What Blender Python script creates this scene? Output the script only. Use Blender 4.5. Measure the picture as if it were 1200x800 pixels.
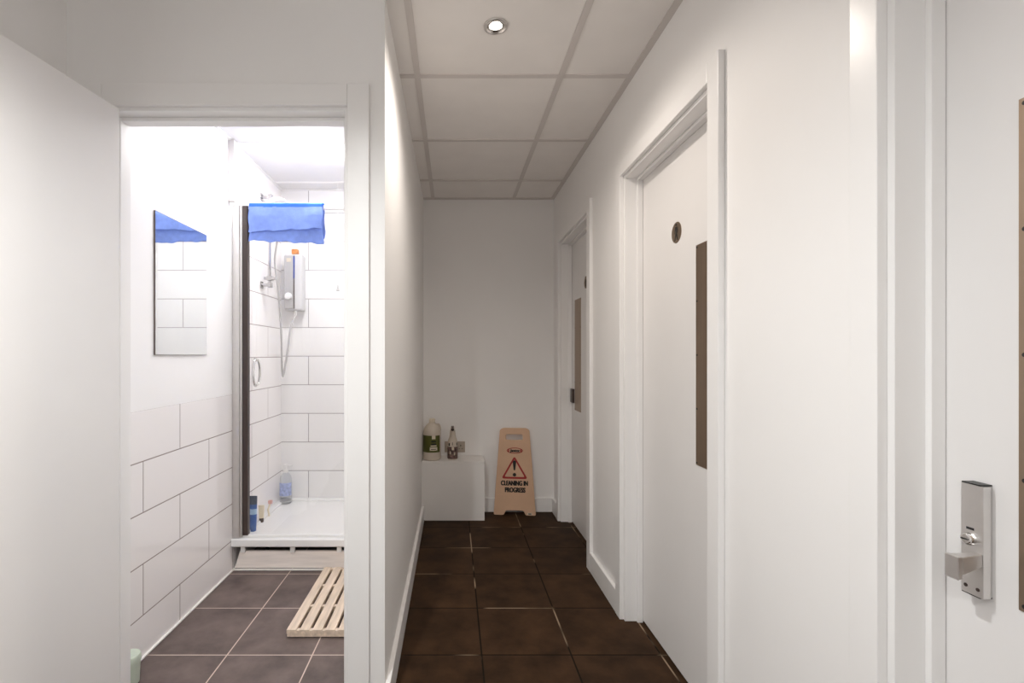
import bpy, bmesh, math, random
from mathutils import Vector, Matrix
random.seed(7)
for o in list(bpy.data.objects):
    bpy.data.objects.remove(o, do_unlink=True)
S = bpy.context.scene
COL = S.collection
PI = math.pi

# ---------------------------------------------------------------- camera, world, lights, exposure
CAMZ = 1.1535
cam_data = bpy.data.cameras.new('camera')
cam = bpy.data.objects.new('camera', cam_data)
COL.objects.link(cam)
cam.location = (0, 0, CAMZ)
cam.rotation_euler = (PI / 2, 0, 0)
cam_data.sensor_width = 36
cam_data.lens = 17.1
cam_data.shift_x = 69 / 1200
cam_data.shift_y = 16 / 1200
cam_data.clip_start = 0.02
S.camera = cam

S.view_settings.view_transform = 'Standard'
S.view_settings.look = 'None'
S.view_settings.exposure = 0.10
S.view_settings.gamma = 1.0
S.view_settings.use_curve_mapping = False
S.cycles.max_bounces = 16
S.cycles.diffuse_bounces = 14
S.cycles.transparent_max_bounces = 16

world = bpy.data.worlds.new('world')
S.world = world
world.use_nodes = True
bgn = world.node_tree.nodes.get('Background')
bgn.inputs[0].default_value = (0.9, 0.85, 0.8, 1)
bgn.inputs[1].default_value = 0.03

CEIL = 2.307                     # corridor ceiling
SCEIL = 2.288                    # shower-room ceiling
LOBBY_LIGHTS = [(-0.41, 0.64), (-0.66, -0.70)]  # second is an unseen fill lamp, added to brighten the corridor end
LOBBY_W = 74.0
CORR_LIGHT = (0.149, 1.703)
CORR_W = 30.0
BULK_E = 43.0                    # shower-room bulkhead diffuser
WARM = (1.0, 0.91, 0.82)


LOBBY_CONE = ((math.radians(140), 0.95), (math.radians(172), 0.5))
LOBBY_POWER = (LOBBY_W, LOBBY_W * 0.55)


def spot(name, loc, watts, col, size, blend, rad):
    l = bpy.data.lights.new(name, 'SPOT')
    l.energy = watts; l.color = col; l.spot_size = size; l.spot_blend = blend; l.shadow_soft_size = rad
    o = bpy.data.objects.new(name, l); COL.objects.link(o); o.location = loc
    return o


for (lx, ly), lw, (cs, cb) in zip(LOBBY_LIGHTS, LOBBY_POWER, LOBBY_CONE):
    spot('downlight_or_fill', (lx, ly, CEIL - 0.035), lw, (0.99, 1.0, 0.99), cs, cb, 0.022)
spot('downlight_or_fill', (CORR_LIGHT[0], CORR_LIGHT[1], CEIL - 0.03), CORR_W, WARM, math.radians(159), 0.85, 0.03)


# ---------------------------------------------------------------- materials
def mat(name, col, rough=0.5, metal=0.0, noise=0.0, nscale=12.0, bump=0.0, bscale=60.0, emit=None, estr=0.0,
        trans=0.0, alpha=1.0, spec=0.5, stretch=None, coat=0.0):
    m = bpy.data.materials.new(name); m.use_nodes = True
    nt = m.node_tree; p = nt.nodes['Principled BSDF']
    p.inputs['Base Color'].default_value = (*col, 1)
    p.inputs['Roughness'].default_value = rough
    p.inputs['Metallic'].default_value = metal
    p.inputs['Specular IOR Level'].default_value = spec
    p.inputs['Transmission Weight'].default_value = trans
    p.inputs['Coat Weight'].default_value = coat
    if emit:
        p.inputs['Emission Color'].default_value = (*emit, 1); p.inputs['Emission Strength'].default_value = estr
    g = nt.nodes.new('ShaderNodeNewGeometry')
    src = g.outputs['Position']
    if stretch:
        mp = nt.nodes.new('ShaderNodeMapping'); mp.inputs['Scale'].default_value = stretch
        nt.links.new(src, mp.inputs['Vector']); src = mp.outputs['Vector']
    if noise:
        n = nt.nodes.new('ShaderNodeTexNoise'); n.inputs['Scale'].default_value = nscale; n.inputs['Detail'].default_value = 6
        nt.links.new(src, n.inputs['Vector'])
        r = nt.nodes.new('ShaderNodeMapRange')
        r.inputs[1].default_value = 0.3; r.inputs[2].default_value = 0.7
        r.inputs[3].default_value = 1 - noise; r.inputs[4].default_value = 1 + noise
        nt.links.new(n.outputs['Fac'], r.inputs[0])
        mx = nt.nodes.new('ShaderNodeVectorMath'); mx.operation = 'SCALE'
        mx.inputs[0].default_value = col
        nt.links.new(r.outputs[0], mx.inputs['Scale'])
        nt.links.new(mx.outputs[0], p.inputs['Base Color'])
    if bump:
        n = nt.nodes.new('ShaderNodeTexNoise'); n.inputs['Scale'].default_value = bscale; n.inputs['Detail'].default_value = 4
        nt.links.new(src, n.inputs['Vector'])
        b = nt.nodes.new('ShaderNodeBump'); b.inputs['Strength'].default_value = bump; b.inputs['Distance'].default_value = 0.002
        nt.links.new(n.outputs['Fac'], b.inputs['Height']); nt.links.new(b.outputs[0], p.inputs['Normal'])
    return m


def tile_mat(name, col, grout, ax, u0, pu, v0, pv, av, stagger=0.0, gw=0.003, rough=0.12, noise=0.0, patchy=None, bump=0.25, nscale=5.0, spec=0.5):
    """tiles from world position: ax/av = axis of columns/rows; stagger = shift of odd rows; patchy = second grout colour"""
    m = bpy.data.materials.new(name); m.use_nodes = True
    nt = m.node_tree; L = nt.links.new; p = nt.nodes['Principled BSDF']

    def N(op, a=None, b=None, c=None):
        n = nt.nodes.new('ShaderNodeMath'); n.operation = op
        for i, v in enumerate((a, b, c)):
            if v is None: continue
            if isinstance(v, (int, float)): n.inputs[i].default_value = v
            else: L(v, n.inputs[i])
        return n.outputs[0]
    g = nt.nodes.new('ShaderNodeNewGeometry'); sx = nt.nodes.new('ShaderNodeSeparateXYZ'); L(g.outputs['Position'], sx.inputs[0])
    u = N('DIVIDE', N('SUBTRACT', sx.outputs[ax], u0), pu)
    v = N('DIVIDE', N('SUBTRACT', sx.outputs[av], v0), pv)
    row = N('FLOOR', v)
    odd = N('FLOORED_MODULO', row, 2.0)
    us = N('ADD', u, N('MULTIPLY', odd, stagger))
    fu = N('FRACT', us); fv = N('FRACT', v)
    du = N('MULTIPLY', N('MINIMUM', fu, N('SUBTRACT', 1.0, fu)), pu)
    dv = N('MULTIPLY', N('MINIMUM', fv, N('SUBTRACT', 1.0, fv)), pv)
    d = N('MINIMUM', du, dv)
    t = nt.nodes.new('ShaderNodeMapRange'); t.interpolation_type = 'SMOOTHSTEP'
    t.inputs[1].default_value = gw * 0.3; t.inputs[2].default_value = gw * 0.7; L(d, t.inputs[0])
    fac = t.outputs[0]
    # tile colour with cloudiness and a small per-tile change
    cb = nt.nodes.new('ShaderNodeCombineXYZ'); L(N('FLOOR', us), cb.inputs[0]); L(row, cb.inputs[1])
    wn = nt.nodes.new('ShaderNodeTexWhiteNoise'); L(cb.outputs[0], wn.inputs['Vector'])
    nz = nt.nodes.new('ShaderNodeTexNoise'); nz.inputs['Scale'].default_value = nscale; nz.inputs['Detail'].default_value = 9
    nz.inputs['Roughness'].default_value = 0.62
    L(g.outputs['Position'], nz.inputs['Vector'])
    k = N('ADD', N('MULTIPLY', N('SUBTRACT', nz.outputs['Fac'], 0.5), noise * 4), N('ADD', 1.0, N('MULTIPLY', N('SUBTRACT', wn.outputs['Value'], 0.5), noise * 0.5)))
    vm = nt.nodes.new('ShaderNodeVectorMath'); vm.operation = 'SCALE'; vm.inputs[0].default_value = col; L(k, vm.inputs['Scale'])
    mx = nt.nodes.new('ShaderNodeMix'); mx.data_type = 'RGBA'; L(fac, mx.inputs['Factor'])
    A, Bq = mx.inputs[6], mx.inputs[7]
    A.default_value = (*grout, 1)
    if patchy:
        n2 = nt.nodes.new('ShaderNodeTexNoise'); n2.inputs['Scale'].default_value = 2.6; n2.inputs['Detail'].default_value = 2
        L(g.outputs['Position'], n2.inputs['Vector'])
        r2 = nt.nodes.new('ShaderNodeMapRange'); r2.inputs[1].default_value = 0.54; r2.inputs[2].default_value = 0.60; L(n2.outputs['Fac'], r2.inputs[0])
        m2 = nt.nodes.new('ShaderNodeMix'); m2.data_type = 'RGBA'; L(r2.outputs[0], m2.inputs['Factor'])
        m2.inputs[6].default_value = (*grout, 1); m2.inputs[7].default_value = (*patchy, 1)
        L(m2.outputs[2], A)
    L(vm.outputs[0], Bq)
    L(mx.outputs[2], p.inputs['Base Color'])
    rr = nt.nodes.new('ShaderNodeMapRange'); rr.inputs[3].default_value = 0.8; rr.inputs[4].default_value = rough; L(fac, rr.inputs[0])
    L(rr.outputs[0], p.inputs['Roughness']); p.inputs['Specular IOR Level'].default_value = spec
    b = nt.nodes.new('ShaderNodeBump'); b.inputs['Strength'].default_value = bump; b.inputs['Distance'].default_value = 0.002
    L(fac, b.inputs['Height']); L(b.outputs[0], p.inputs['Normal'])
    return m


def glass_mat(name, tint, gloss=1.0):
    m = bpy.data.materials.new(name); m.use_nodes = True
    nt = m.node_tree; nt.nodes.clear(); L = nt.links.new
    out = nt.nodes.new('ShaderNodeOutputMaterial')
    tr = nt.nodes.new('ShaderNodeBsdfTransparent'); tr.inputs[0].default_value = (*tint, 1)
    gl = nt.nodes.new('ShaderNodeBsdfGlossy'); gl.inputs['Roughness'].default_value = 0.02
    lw = nt.nodes.new('ShaderNodeLayerWeight'); lw.inputs['Blend'].default_value = 0.5
    fr = nt.nodes.new('ShaderNodeMath'); fr.operation = 'POWER'; fr.inputs[1].default_value = 4.0
    L(lw.outputs['Facing'], fr.inputs[0])
    mu = nt.nodes.new('ShaderNodeMath'); mu.operation = 'MULTIPLY_ADD'; mu.inputs[1].default_value = 0.6 * gloss; mu.inputs[2].default_value = 0.035
    mx = nt.nodes.new('ShaderNodeMixShader')
    L(fr.outputs[0], mu.inputs[0]); L(mu.outputs[0], mx.inputs[0]); L(tr.outputs[0], mx.inputs[1]); L(gl.outputs[0], mx.inputs[2]); L(mx.outputs[0], out.inputs[0])
    return m


M = {}
M['wall'] = mat('white_wall_paint', (0.855, 0.846, 0.838), 0.55, noise=0.012, nscale=2.5, bump=0.06, bscale=160)
M['swall'] = mat('white_shower_room_paint', (0.94, 0.935, 0.935), 0.5, noise=0.006, nscale=2.5, bump=0.04, bscale=160)
M['gloss'] = mat('white_gloss_paint', (0.855, 0.846, 0.838), 0.32, bump=0.03, bscale=40)
M['door'] = mat('white_door_paint', (0.79, 0.776, 0.768), 0.38, noise=0.015, nscale=3, bump=0.04, bscale=50)
M['ceil'] = mat('ceiling_tile', (0.84, 0.81, 0.785), 0.8, noise=0.02, nscale=7, bump=0.05, bscale=300)
M['grid'] = mat('ceiling_grid_paint', (0.64, 0.60, 0.575), 0.45)
M['sceil'] = mat('white_ceiling_panel', (0.74, 0.735, 0.735), 0.5, noise=0.01)
M['floor'] = tile_mat('dark_brown_floor_tile', (0.042, 0.021, 0.0098), (0.008, 0.006, 0.004), 0, 0.110, 0.345, 1.872, 0.347, 1,
                      gw=0.006, rough=0.62, noise=0.62, spec=0.12, nscale=7.0, patchy=(0.30, 0.22, 0.15))
M['floor2'] = tile_mat('shower_lit_floor_tile', (0.140, 0.106, 0.096), (0.62, 0.50, 0.43), 0, -0.870, 0.328, 1.872, 0.347, 1,
                       gw=0.0045, rough=0.5, noise=0.40, spec=0.3, nscale=7.0)  # same tile as the corridor; cooler, brighter shower light painted into the colour
M['wtile'] = tile_mat('white_wall_tile', (0.91, 0.885, 0.88), (0.26, 0.21, 0.20), 1, 2.105, 0.5, 0.163 - 0.196, 0.1955, 2,
                      stagger=0.5, gw=0.0042, rough=0.07, noise=0.004)
M['btile'] = tile_mat('white_back_tile', (0.87, 0.86, 0.855), (0.36, 0.33, 0.33), 0, -0.744, 0.5, 0.163 - 0.196, 0.1966, 2,
                      stagger=0.5, gw=0.0048, rough=0.07, noise=0.004)
M['bead'] = mat('white_sealant', (0.88, 0.85, 0.82), 0.35, noise=0.02)
M['steel'] = mat('brushed_steel', (0.56, 0.54, 0.52), 0.34, 1.0, noise=0.06, nscale=20, stretch=(1, 1, 0.05))
M['bronze'] = mat('bronzed_push_plate', (0.38, 0.285, 0.21), 0.38, 1.0, noise=0.10, nscale=25, stretch=(1, 1, 0.04))
M['chrome'] = mat('chrome', (0.78, 0.77, 0.76), 0.08, 1.0, noise=0.01)
M['satin'] = mat('satin_aluminium', (0.72, 0.70, 0.685), 0.36, 1.0, noise=0.03, nscale=30)
M['black'] = mat('black_plastic', (0.012, 0.011, 0.010), 0.4, noise=0.1)
M['seal'] = mat('dark_brown_seal', (0.055, 0.035, 0.030), 0.35, noise=0.1)
M['glass'] = glass_mat('clear_shower_glass', (0.975, 0.975, 0.97), 0.8)
M['mirror'] = mat('mirror_silver', (0.84, 0.86, 0.86), 0.015, 1.0, noise=0.002)
M['medge'] = mat('mirror_edge', (0.16, 0.13, 0.12), 0.3, noise=0.05)
M['cloth'] = mat('blue_cloth', (0.23, 0.345, 0.83), 0.85, noise=0.07, nscale=40, bump=0.3, bscale=120)
M['foldshade'] = mat('deep_blue_fold_shade', (0.035, 0.16, 0.70), 0.85, noise=0.07, nscale=40)  # darker look of the doubled fold, painted as a deeper blue
M['acrylic'] = mat('white_acrylic', (0.87, 0.865, 0.86), 0.15, noise=0.006)
M['wood'] = mat('pale_slat_wood', (0.70, 0.57, 0.45), 0.55, noise=0.20, nscale=16, stretch=(3.5, 0.35, 3.5), bump=0.15, bscale=60)
M['ply'] = mat('pale_limed_wood', (0.90, 0.83, 0.78), 0.6, noise=0.08, nscale=9, stretch=(0.6, 3, 5), bump=0.1)
M['whiteplast'] = mat('white_plastic', (0.82, 0.81, 0.80), 0.28, noise=0.01)
M['heater'] = mat('pale_grey_heater_case', (0.60, 0.595, 0.595), 0.3, noise=0.01)
M['strip'] = mat('grey_white_strip_paint', (0.66, 0.63, 0.625), 0.4, noise=0.01)
M['dimchrome'] = mat('dull_chrome', (0.50, 0.49, 0.49), 0.16, 1.0, noise=0.02)
M['greyplast'] = mat('silver_grey_plastic', (0.50, 0.49, 0.49), 0.3, 0.5, noise=0.02)
M['bluestrip'] = mat('blue_strip', (0.03, 0.06, 0.32), 0.25, noise=0.03)
M['orange'] = mat('orange_soap', (0.62, 0.22, 0.05), 0.5, noise=0.25, nscale=60)
M['hose'] = mat('pale_shower_hose', (0.52, 0.51, 0.505), 0.25, 0.4, noise=0.02)
M['clearbottle'] = glass_mat('clear_bottle', (0.93, 0.945, 0.96), 1.3)
M['bluelabel'] = mat('pale_blue_label', (0.36, 0.42, 0.66), 0.4, noise=0.3, nscale=60)
M['tubeblue'] = mat('blue_tube', (0.05, 0.13, 0.38), 0.3, noise=0.15, nscale=30)
M['tubedark'] = mat('slate_tube_end', (0.07, 0.09, 0.13), 0.35, noise=0.1)
M['tubelight'] = mat('light_blue_band', (0.42, 0.60, 0.80), 0.3, noise=0.05)
M['cream'] = mat('cream_plastic', (0.80, 0.70, 0.52), 0.35, noise=0.03)
M['brown'] = mat('dark_brown_cap', (0.06, 0.03, 0.018), 0.3, noise=0.05)
M['pink'] = mat('pink_plastic', (0.72, 0.42, 0.38), 0.35, noise=0.05)
M['palegreen'] = mat('pale_green_plastic', (0.56, 0.63, 0.53), 0.3, noise=0.05)
M['sign'] = mat('faded_orange_sign_plastic', (0.66, 0.43, 0.285), 0.5, noise=0.05, nscale=8)
M['red'] = mat('sign_red_print', (0.36, 0.025, 0.025), 0.5, noise=0.05)
M['ink'] = mat('black_print', (0.010, 0.008, 0.007), 0.5, noise=0.05)
M['jug'] = mat('milky_jug_plastic', (0.60, 0.53, 0.45), 0.35, noise=0.03)
M['green'] = mat('olive_green_label', (0.085, 0.092, 0.012), 0.4, noise=0.08)
M['paper'] = mat('cream_label_print', (0.68, 0.60, 0.48), 0.5, noise=0.05)
M['socket'] = mat('dull_socket_plate', (0.42, 0.36, 0.30), 0.45, 0.2, noise=0.04)
M['boxing'] = mat('white_boxing_paint', (0.78, 0.76, 0.74), 0.5, noise=0.025, nscale=4, bump=0.04)
M['mottled'] = mat('dark_mottled_label', (0.13, 0.08, 0.07), 0.4, noise=0.9, nscale=55)
M['lamp'] = mat('lit_lamp_glass', (1, 1, 1), 0.3, emit=(1.0, 0.93, 0.82), estr=4.0)
M['bulk'] = mat('lit_opal_diffuser', (1, 1, 1), 0.3, emit=(1.0, 0.985, 0.985), estr=BULK_E)


# ---------------------------------------------------------------- mesh helpers
class B:
    def __init__(s):
        s.bm = bmesh.new(); s.mi = 0

    def _new(s, before):
        for f in s.bm.faces:
            if f not in before: f.material_index = s.mi

    def box(s, x0, x1, y0, y1, z0, z1, bev=0.0, seg=2):
        before = set(s.bm.faces)
        r = bmesh.ops.create_cube(s.bm, size=1.0, matrix=Matrix.Translation(((x0 + x1) / 2, (y0 + y1) / 2, (z0 + z1) / 2)) @ Matrix.Diagonal((x1 - x0, y1 - y0, z1 - z0, 1)))
        if bev > 0:
            es = list({e for v in r['verts'] for e in v.link_edges})
            bmesh.ops.bevel(s.bm, geom=es, offset=bev, segments=seg, profile=0.5, affect='EDGES')
        s._new(before); return s

    def lathe(s, prof, c, n=32, axis='z', a0=0.0, a1=2 * PI, capped=True):
        before = set(s.bm.faces)
        full = abs(a1 - a0) > 2 * PI - 1e-4
        cnt = n if full else n + 1
        rings = []
        for (r, h) in prof:
            ring = []
            for i in range(cnt):
                a = a0 + (a1 - a0) * i / n
                p = (r * math.cos(a), r * math.sin(a), h)
                if axis == 'x': p = (p[2], p[0], p[1])
                if axis == 'y': p = (p[0], p[2], p[1])
                ring.append(s.bm.verts.new((p[0] + c[0], p[1] + c[1], p[2] + c[2])))
            rings.append(ring)
        for k in range(len(rings) - 1):
            for i in range(cnt if full else cnt - 1):
                j = (i + 1) % cnt
                s.bm.faces.new((rings[k][i], rings[k][j], rings[k + 1][j], rings[k + 1][i]))
        if capped and full:
            s.bm.faces.new(list(reversed(rings[0]))); s.bm.faces.new(rings[-1])
        s._new(before); return s

    def tube(s, pts, rad, n=12):
        before = set(s.bm.faces)
        pts = [Vector(p) for p in pts]; rings = []
        up = Vector((0.3, 0.2, 0.93)).normalized()
        for i, p in enumerate(pts):
            t = (pts[min(i + 1, len(pts) - 1)] - pts[max(i - 1, 0)]).normalized()
            a = up - t * up.dot(t)
            if a.length < 1e-3: a = Vector((1, 0, 0)) - t * t.x
            a.normalize(); b = t.cross(a); up = a
            r = rad[i] if isinstance(rad, (list, tuple)) else rad
            rings.append([s.bm.verts.new(p + a * r * math.cos(2 * PI * k / n) + b * r * math.sin(2 * PI * k / n)) for k in range(n)])
        for k in range(len(rings) - 1):
            for i in range(n):
                j = (i + 1) % n
                s.bm.faces.new((rings[k][i], rings[k][j], rings[k + 1][j], rings[k + 1][i]))
        s.bm.faces.new(list(reversed(rings[0]))); s.bm.faces.new(rings[-1])
        s._new(before); return s

    def hexa(s, a, b):
        """loft between two quads"""
        before = set(s.bm.faces)
        va = [s.bm.verts.new(p) for p in a]; vb = [s.bm.verts.new(p) for p in b]
        s.bm.faces.new(list(reversed(va))); s.bm.faces.new(vb)
        for i in range(4):
            j = (i + 1) % 4
            s.bm.faces.new((va[i], va[j], vb[j], vb[i]))
        s._new(before); return s

    def shape(s, loops, thick, mtx, bevel=0.0):
        """flat outline with holes in the local x-z plane (front face towards -y), thickened, placed by mtx"""
        before = set(s.bm.faces)
        cu = bpy.data.curves.new('outline', 'CURVE'); cu.dimensions = '2D'; cu.fill_mode = 'BOTH'
        cu.extrude = max(thick / 2 - bevel, 0); cu.bevel_depth = bevel; cu.bevel_resolution = 2; cu.offset = -bevel
        for lp in loops:
            sp = cu.splines.new('POLY'); sp.points.add(len(lp) - 1); sp.use_cyclic_u = True
            for q, (x, z) in zip(sp.points, lp): q.co = (x, z, 0, 1)
        s._curve(cu, mtx); s._new(before); return s

    def text(s, body, size, thick, mtx, sx=1.0, off=0.0, shear=0.0):
        before = set(s.bm.faces)
        cu = bpy.data.curves.new('outline', 'FONT'); cu.body = body; cu.size = size; cu.extrude = thick / 2; cu.offset = off; cu.shear = shear
        cu.align_x = 'CENTER'; cu.align_y = 'BOTTOM_BASELINE'
        s._curve(cu, mtx @ Matrix.Diagonal((sx, 1, 1, 1))); s._new(before); return s

    def _curve(s, cu, mtx):
        o = bpy.data.objects.new('outline', cu); COL.objects.link(o)
        dg = bpy.context.evaluated_depsgraph_get()
        me = bpy.data.meshes.new_from_object(o.evaluated_get(dg))
        me.transform(mtx @ Matrix.Rotation(PI / 2, 4, 'X'))
        s.bm.from_mesh(me)
        bpy.data.objects.remove(o); bpy.data.curves.remove(cu); bpy.data.meshes.remove(me)

    def xf(s, mtx):
        bmesh.ops.transform(s.bm, matrix=mtx, verts=s.bm.verts); return s


def root_loc(o):
    v = Vector((0, 0, 0))
    while o:
        v += o.location; o = o.parent
    return v


def mk(name, b, mats, parent=None, smooth=35, label=None):
    me = bpy.data.meshes.new(name)
    bmesh.ops.recalc_face_normals(b.bm, faces=b.bm.faces)
    b.bm.to_mesh(me); b.bm.free()
    for m in (mats if isinstance(mats, (list, tuple)) else [mats]): me.materials.append(m)
    if parent is None:
        xs = [v.co for v in me.vertices]
        org = Vector(((min(v.x for v in xs) + max(v.x for v in xs)) / 2, (min(v.y for v in xs) + max(v.y for v in xs)) / 2, min(v.z for v in xs)))
    else:
        org = root_loc(parent)
    me.transform(Matrix.Translation(-org))
    if smooth:
        me.shade_smooth(); me.set_sharp_from_angle(angle=math.radians(smooth))
    o = bpy.data.objects.new(name, me); COL.objects.link(o)
    wn = o.modifiers.new('weighted_normals', 'WEIGHTED_NORMAL'); wn.keep_sharp = True
    if parent is None: o.location = org
    else: o.parent = parent
    if label: o['label'] = label
    return o


def thing(name, label, cat, loc, group=None):
    o = bpy.data.objects.new(name, None); COL.objects.link(o); o.location = loc; o.empty_display_size = 0.05
    o['label'] = label; o['category'] = cat
    if group: o['group'] = group
    return o


def tag(o, label, cat, group=None):
    o['label'] = label; o['category'] = cat
    if group: o['group'] = group
    return o


def struct(o, label=None, cat=None):
    o['kind'] = 'structure'
    if label: o['label'] = label
    if cat: o['category'] = cat
    return o


def circle(cx, cz, rx, rz=None, n=32, rev=False):
    rz = rx if rz is None else rz
    p = [(cx + rx * math.cos(2 * PI * i / n), cz + rz * math.sin(2 * PI * i / n)) for i in range(n)]
    return p[::-1] if rev else p


def rounded(poly, r, n=5):
    out = []
    N = len(poly)
    for i in range(N):
        p = Vector(poly[i]); a = Vector(poly[i - 1]); c = Vector(poly[(i + 1) % N])
        d1 = (a - p).normalized(); d2 = (c - p).normalized()
        rr = min(r, (a - p).length * 0.45, (c - p).length * 0.45)
        s, e = p + d1 * rr, p + d2 * rr
        for k in range(n + 1):
            t = k / n
            q = s * (1 - t) ** 2 + p * 2 * t * (1 - t) + e * t * t
            out.append((q.x, q.y))
    return out


def catmull(pts, n=8):
    P = [Vector(p) for p in pts]; out = []
    for i in range(len(P) - 1):
        p0, p1, p2, p3 = P[max(i - 1, 0)], P[i], P[i + 1], P[min(i + 2, len(P) - 1)]
        for k in range(n):
            t = k / n
            out.append(0.5 * ((2 * p1) + (p2 - p0) * t + (2 * p0 - 5 * p1 + 4 * p2 - p3) * t * t + (3 * p1 - p0 - 3 * p2 + p3) * t ** 3))
    out.append(P[-1]); return out


# ---------------------------------------------------------------- the shell
XL, XR = -0.219, 0.745            # corridor side walls
YF, YB = 1.56, 3.593              # front wall (faces the camera), corridor end wall
LX = -1.24                        # lobby left wall
SX, SXR, SYB = -1.182, -0.319, 3.344   # shower room left wall, right wall, end wall
LY = -1.30                        # lobby end behind the camera
DX0, DX1, DH = -1.107, -0.3476, 1.9365  # shower doorway lining faces and head

o = struct(mk('floor', B().box(LX - 0.1, XR + 0.15, LY - 0.1, YF, -0.06, 0).box(SXR, XR + 0.15, YF, YB + 0.1, -0.06, 0), M['floor'], smooth=0))
o = struct(mk('floor.001', B().box(SX - 0.1, SXR, YF, SYB + 0.1, -0.06, 0), M['floor2'], smooth=0))
struct(mk('ceiling', B().box(LX - 0.1, XR + 0.15, LY - 0.1, YF, CEIL, CEIL + 0.06).box(XL - 0.05, XR + 0.15, YF, YB + 0.1, CEIL, CEIL + 0.06), M['ceil'], smooth=0))
# ceiling grid bars
g = B()
ga, gz = 0.012, CEIL - 0.004
for gx in (-0.148, 0.4455):
    g.box(gx - ga, gx + ga, LY, YB, gz, CEIL + 0.002)
g.box(-0.7415 - ga, -0.7415 + ga, LY, YF, gz, CEIL + 0.002)
k = 2.008 - 0.6 * 5
while k < YB:
    if k > LY: g.box(LX if k < YF else XL, XR, k - ga, k + ga, gz - 0.0003, CEIL + 0.002)
    k += 0.6
g.box(XR - 0.026, XR, LY, YB, gz - 0.0006, CEIL + 0.002)
g.box(XL, XR, YB - 0.03, YB, gz - 0.0009, CEIL + 0.002)
struct(mk('trim_7', g, M['grid'], smooth=0))
# shower room ceiling with its panel joints
struct(mk('ceiling.001', B().box(SX - 0.1, SXR, YF + 0.1, SYB + 0.1, SCEIL, SCEIL + 0.06), M['sceil'], smooth=0))
g = B()
for gy in (2.02, 2.60, 3.19): g.box(SX, SXR, gy - 0.010, gy + 0.010, SCEIL - 0.004, SCEIL + 0.001)
g.box(SX, SX + 0.018, YF + 0.1, SYB, SCEIL - 0.0045, SCEIL + 0.001)
g.box(SX, SXR, SYB - 0.018, SYB, SCEIL - 0.0048, SCEIL + 0.001)
struct(mk('trim_8', g, M['gloss'], smooth=0))

# walls
struct(mk('wall_lobby_left', B().box(LX - 0.1, LX, LY - 0.1, YF, 0, CEIL), M['wall'], smooth=0))
struct(mk('wall_lobby_rear', B().box(LX, XR + 0.15, LY - 0.1, LY, 0, CEIL), M['wall'], smooth=0))
struct(mk('wall_front', B().box(LX - 0.1, DX0 - 0.03, YF, YF + 0.1, 0, CEIL).box(DX1 + 0.0286, XL, YF, YF + 0.1, 0, CEIL).box(DX0 - 0.03, DX1 + 0.0286, YF, YF + 0.1, DH + 0.03, CEIL), M['wall'], smooth=0))
struct(mk('wall_corridor_left', B().box(SXR, XL, YF + 0.1, YB, 0, CEIL), M['wall'], smooth=0))
struct(mk('wall_back', B().box(SXR, XR + 0.15, YB, YB + 0.1, 0, CEIL), M['wall'], smooth=0))
# right wall with three door openings (near to far)
DOORS = [(0.085, 0.820), (1.406, 2.109), (2.663, 3.365)]
HEAD = CAMZ + 0.766
b = B(); y = LY
for (a, c) in DOORS:
    b.box(XR, XR + 0.15, y, a - 0.03, 0, CEIL)
    b.box(XR, XR + 0.15, a - 0.03, c + 0.03, HEAD + 0.03, CEIL)
    y = c + 0.03
b.box(XR, XR + 0.15, y, YB, 0, CEIL)
struct(mk('wall_right', b, M['wall'], smooth=0))
# shower room left wall: paint above a tiled lower half, tiles to the ceiling round the tray
b = B(); b.box(SX - 0.1, SX - 0.008, YF + 0.1, SYB, 0, CEIL)
b.mi = 1; b.box(SX - 0.008, SX, YF + 0.1, 2.62, 0, 0.943); b.box(SX - 0.008, SX, 2.62, SYB, 0, CEIL)
b.mi = 0; b.box(SX - 0.008, SX - 0.0002, YF + 0.1, 2.62, 0.943, CEIL)
struct(mk('wall_shower_left', b, [M['swall'], M['wtile']], smooth=0))
struct(mk('wall_shower_back', B().box(SX - 0.1, SXR, SYB, SYB + 0.1, 0, CEIL), M['btile'], smooth=0))
struct(mk('trim_9', B().box(SX - 0.001, SX + 0.008, YF + 0.1, 2.62, 0, 0.008, 0.003).box(SX, SXR, 2.602, 2.615, 0, 0.008, 0.003), M['bead']))


# door frames: architrave + lining child
def frame_x(n, a, c, flip=1):
    """frame in the right wall, opening lining faces at y=a..c"""
    aw, q = 0.060, 0.013
    h = HEAD
    t = B()
    x0 = XR - 0.019
    t.box(x0, XR, a - q - aw, a - q, 0, h + q + aw, 0.003)
    t.box(x0, XR, c + q, c + q + aw, 0, h + q + aw, 0.003)
    t.box(x0, XR, a - q, c + q, h + q, h + q + aw, 0.003)
    tr = struct(mk('trim_%d' % n, t, M['gloss']))
    l = B()
    l.box(XR - 0.0005, XR + 0.15, a - 0.03, a, 0, h + 0.03, 0.0015)
    l.box(XR - 0.0005, XR + 0.15, c, c + 0.03, 0, h + 0.03, 0.0015)
    l.box(XR - 0.0005, XR + 0.15, a, c, h, h + 0.03, 0.0015)
    s0, s1 = 0.795, 0.819
    l.box(s0, s1, a, a + 0.012, 0, h, 0.0015)
    l.box(s0, s1, c - 0.012, c, 0, h, 0.0015)
    l.box(s0, s1, a + 0.012, c - 0.012, h - 0.012, h, 0.0015)
    mk('lining', l, M['gloss'], tr)
    return tr


for i, (a, c) in enumerate(DOORS): frame_x(i + 1, a, c)

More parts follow.
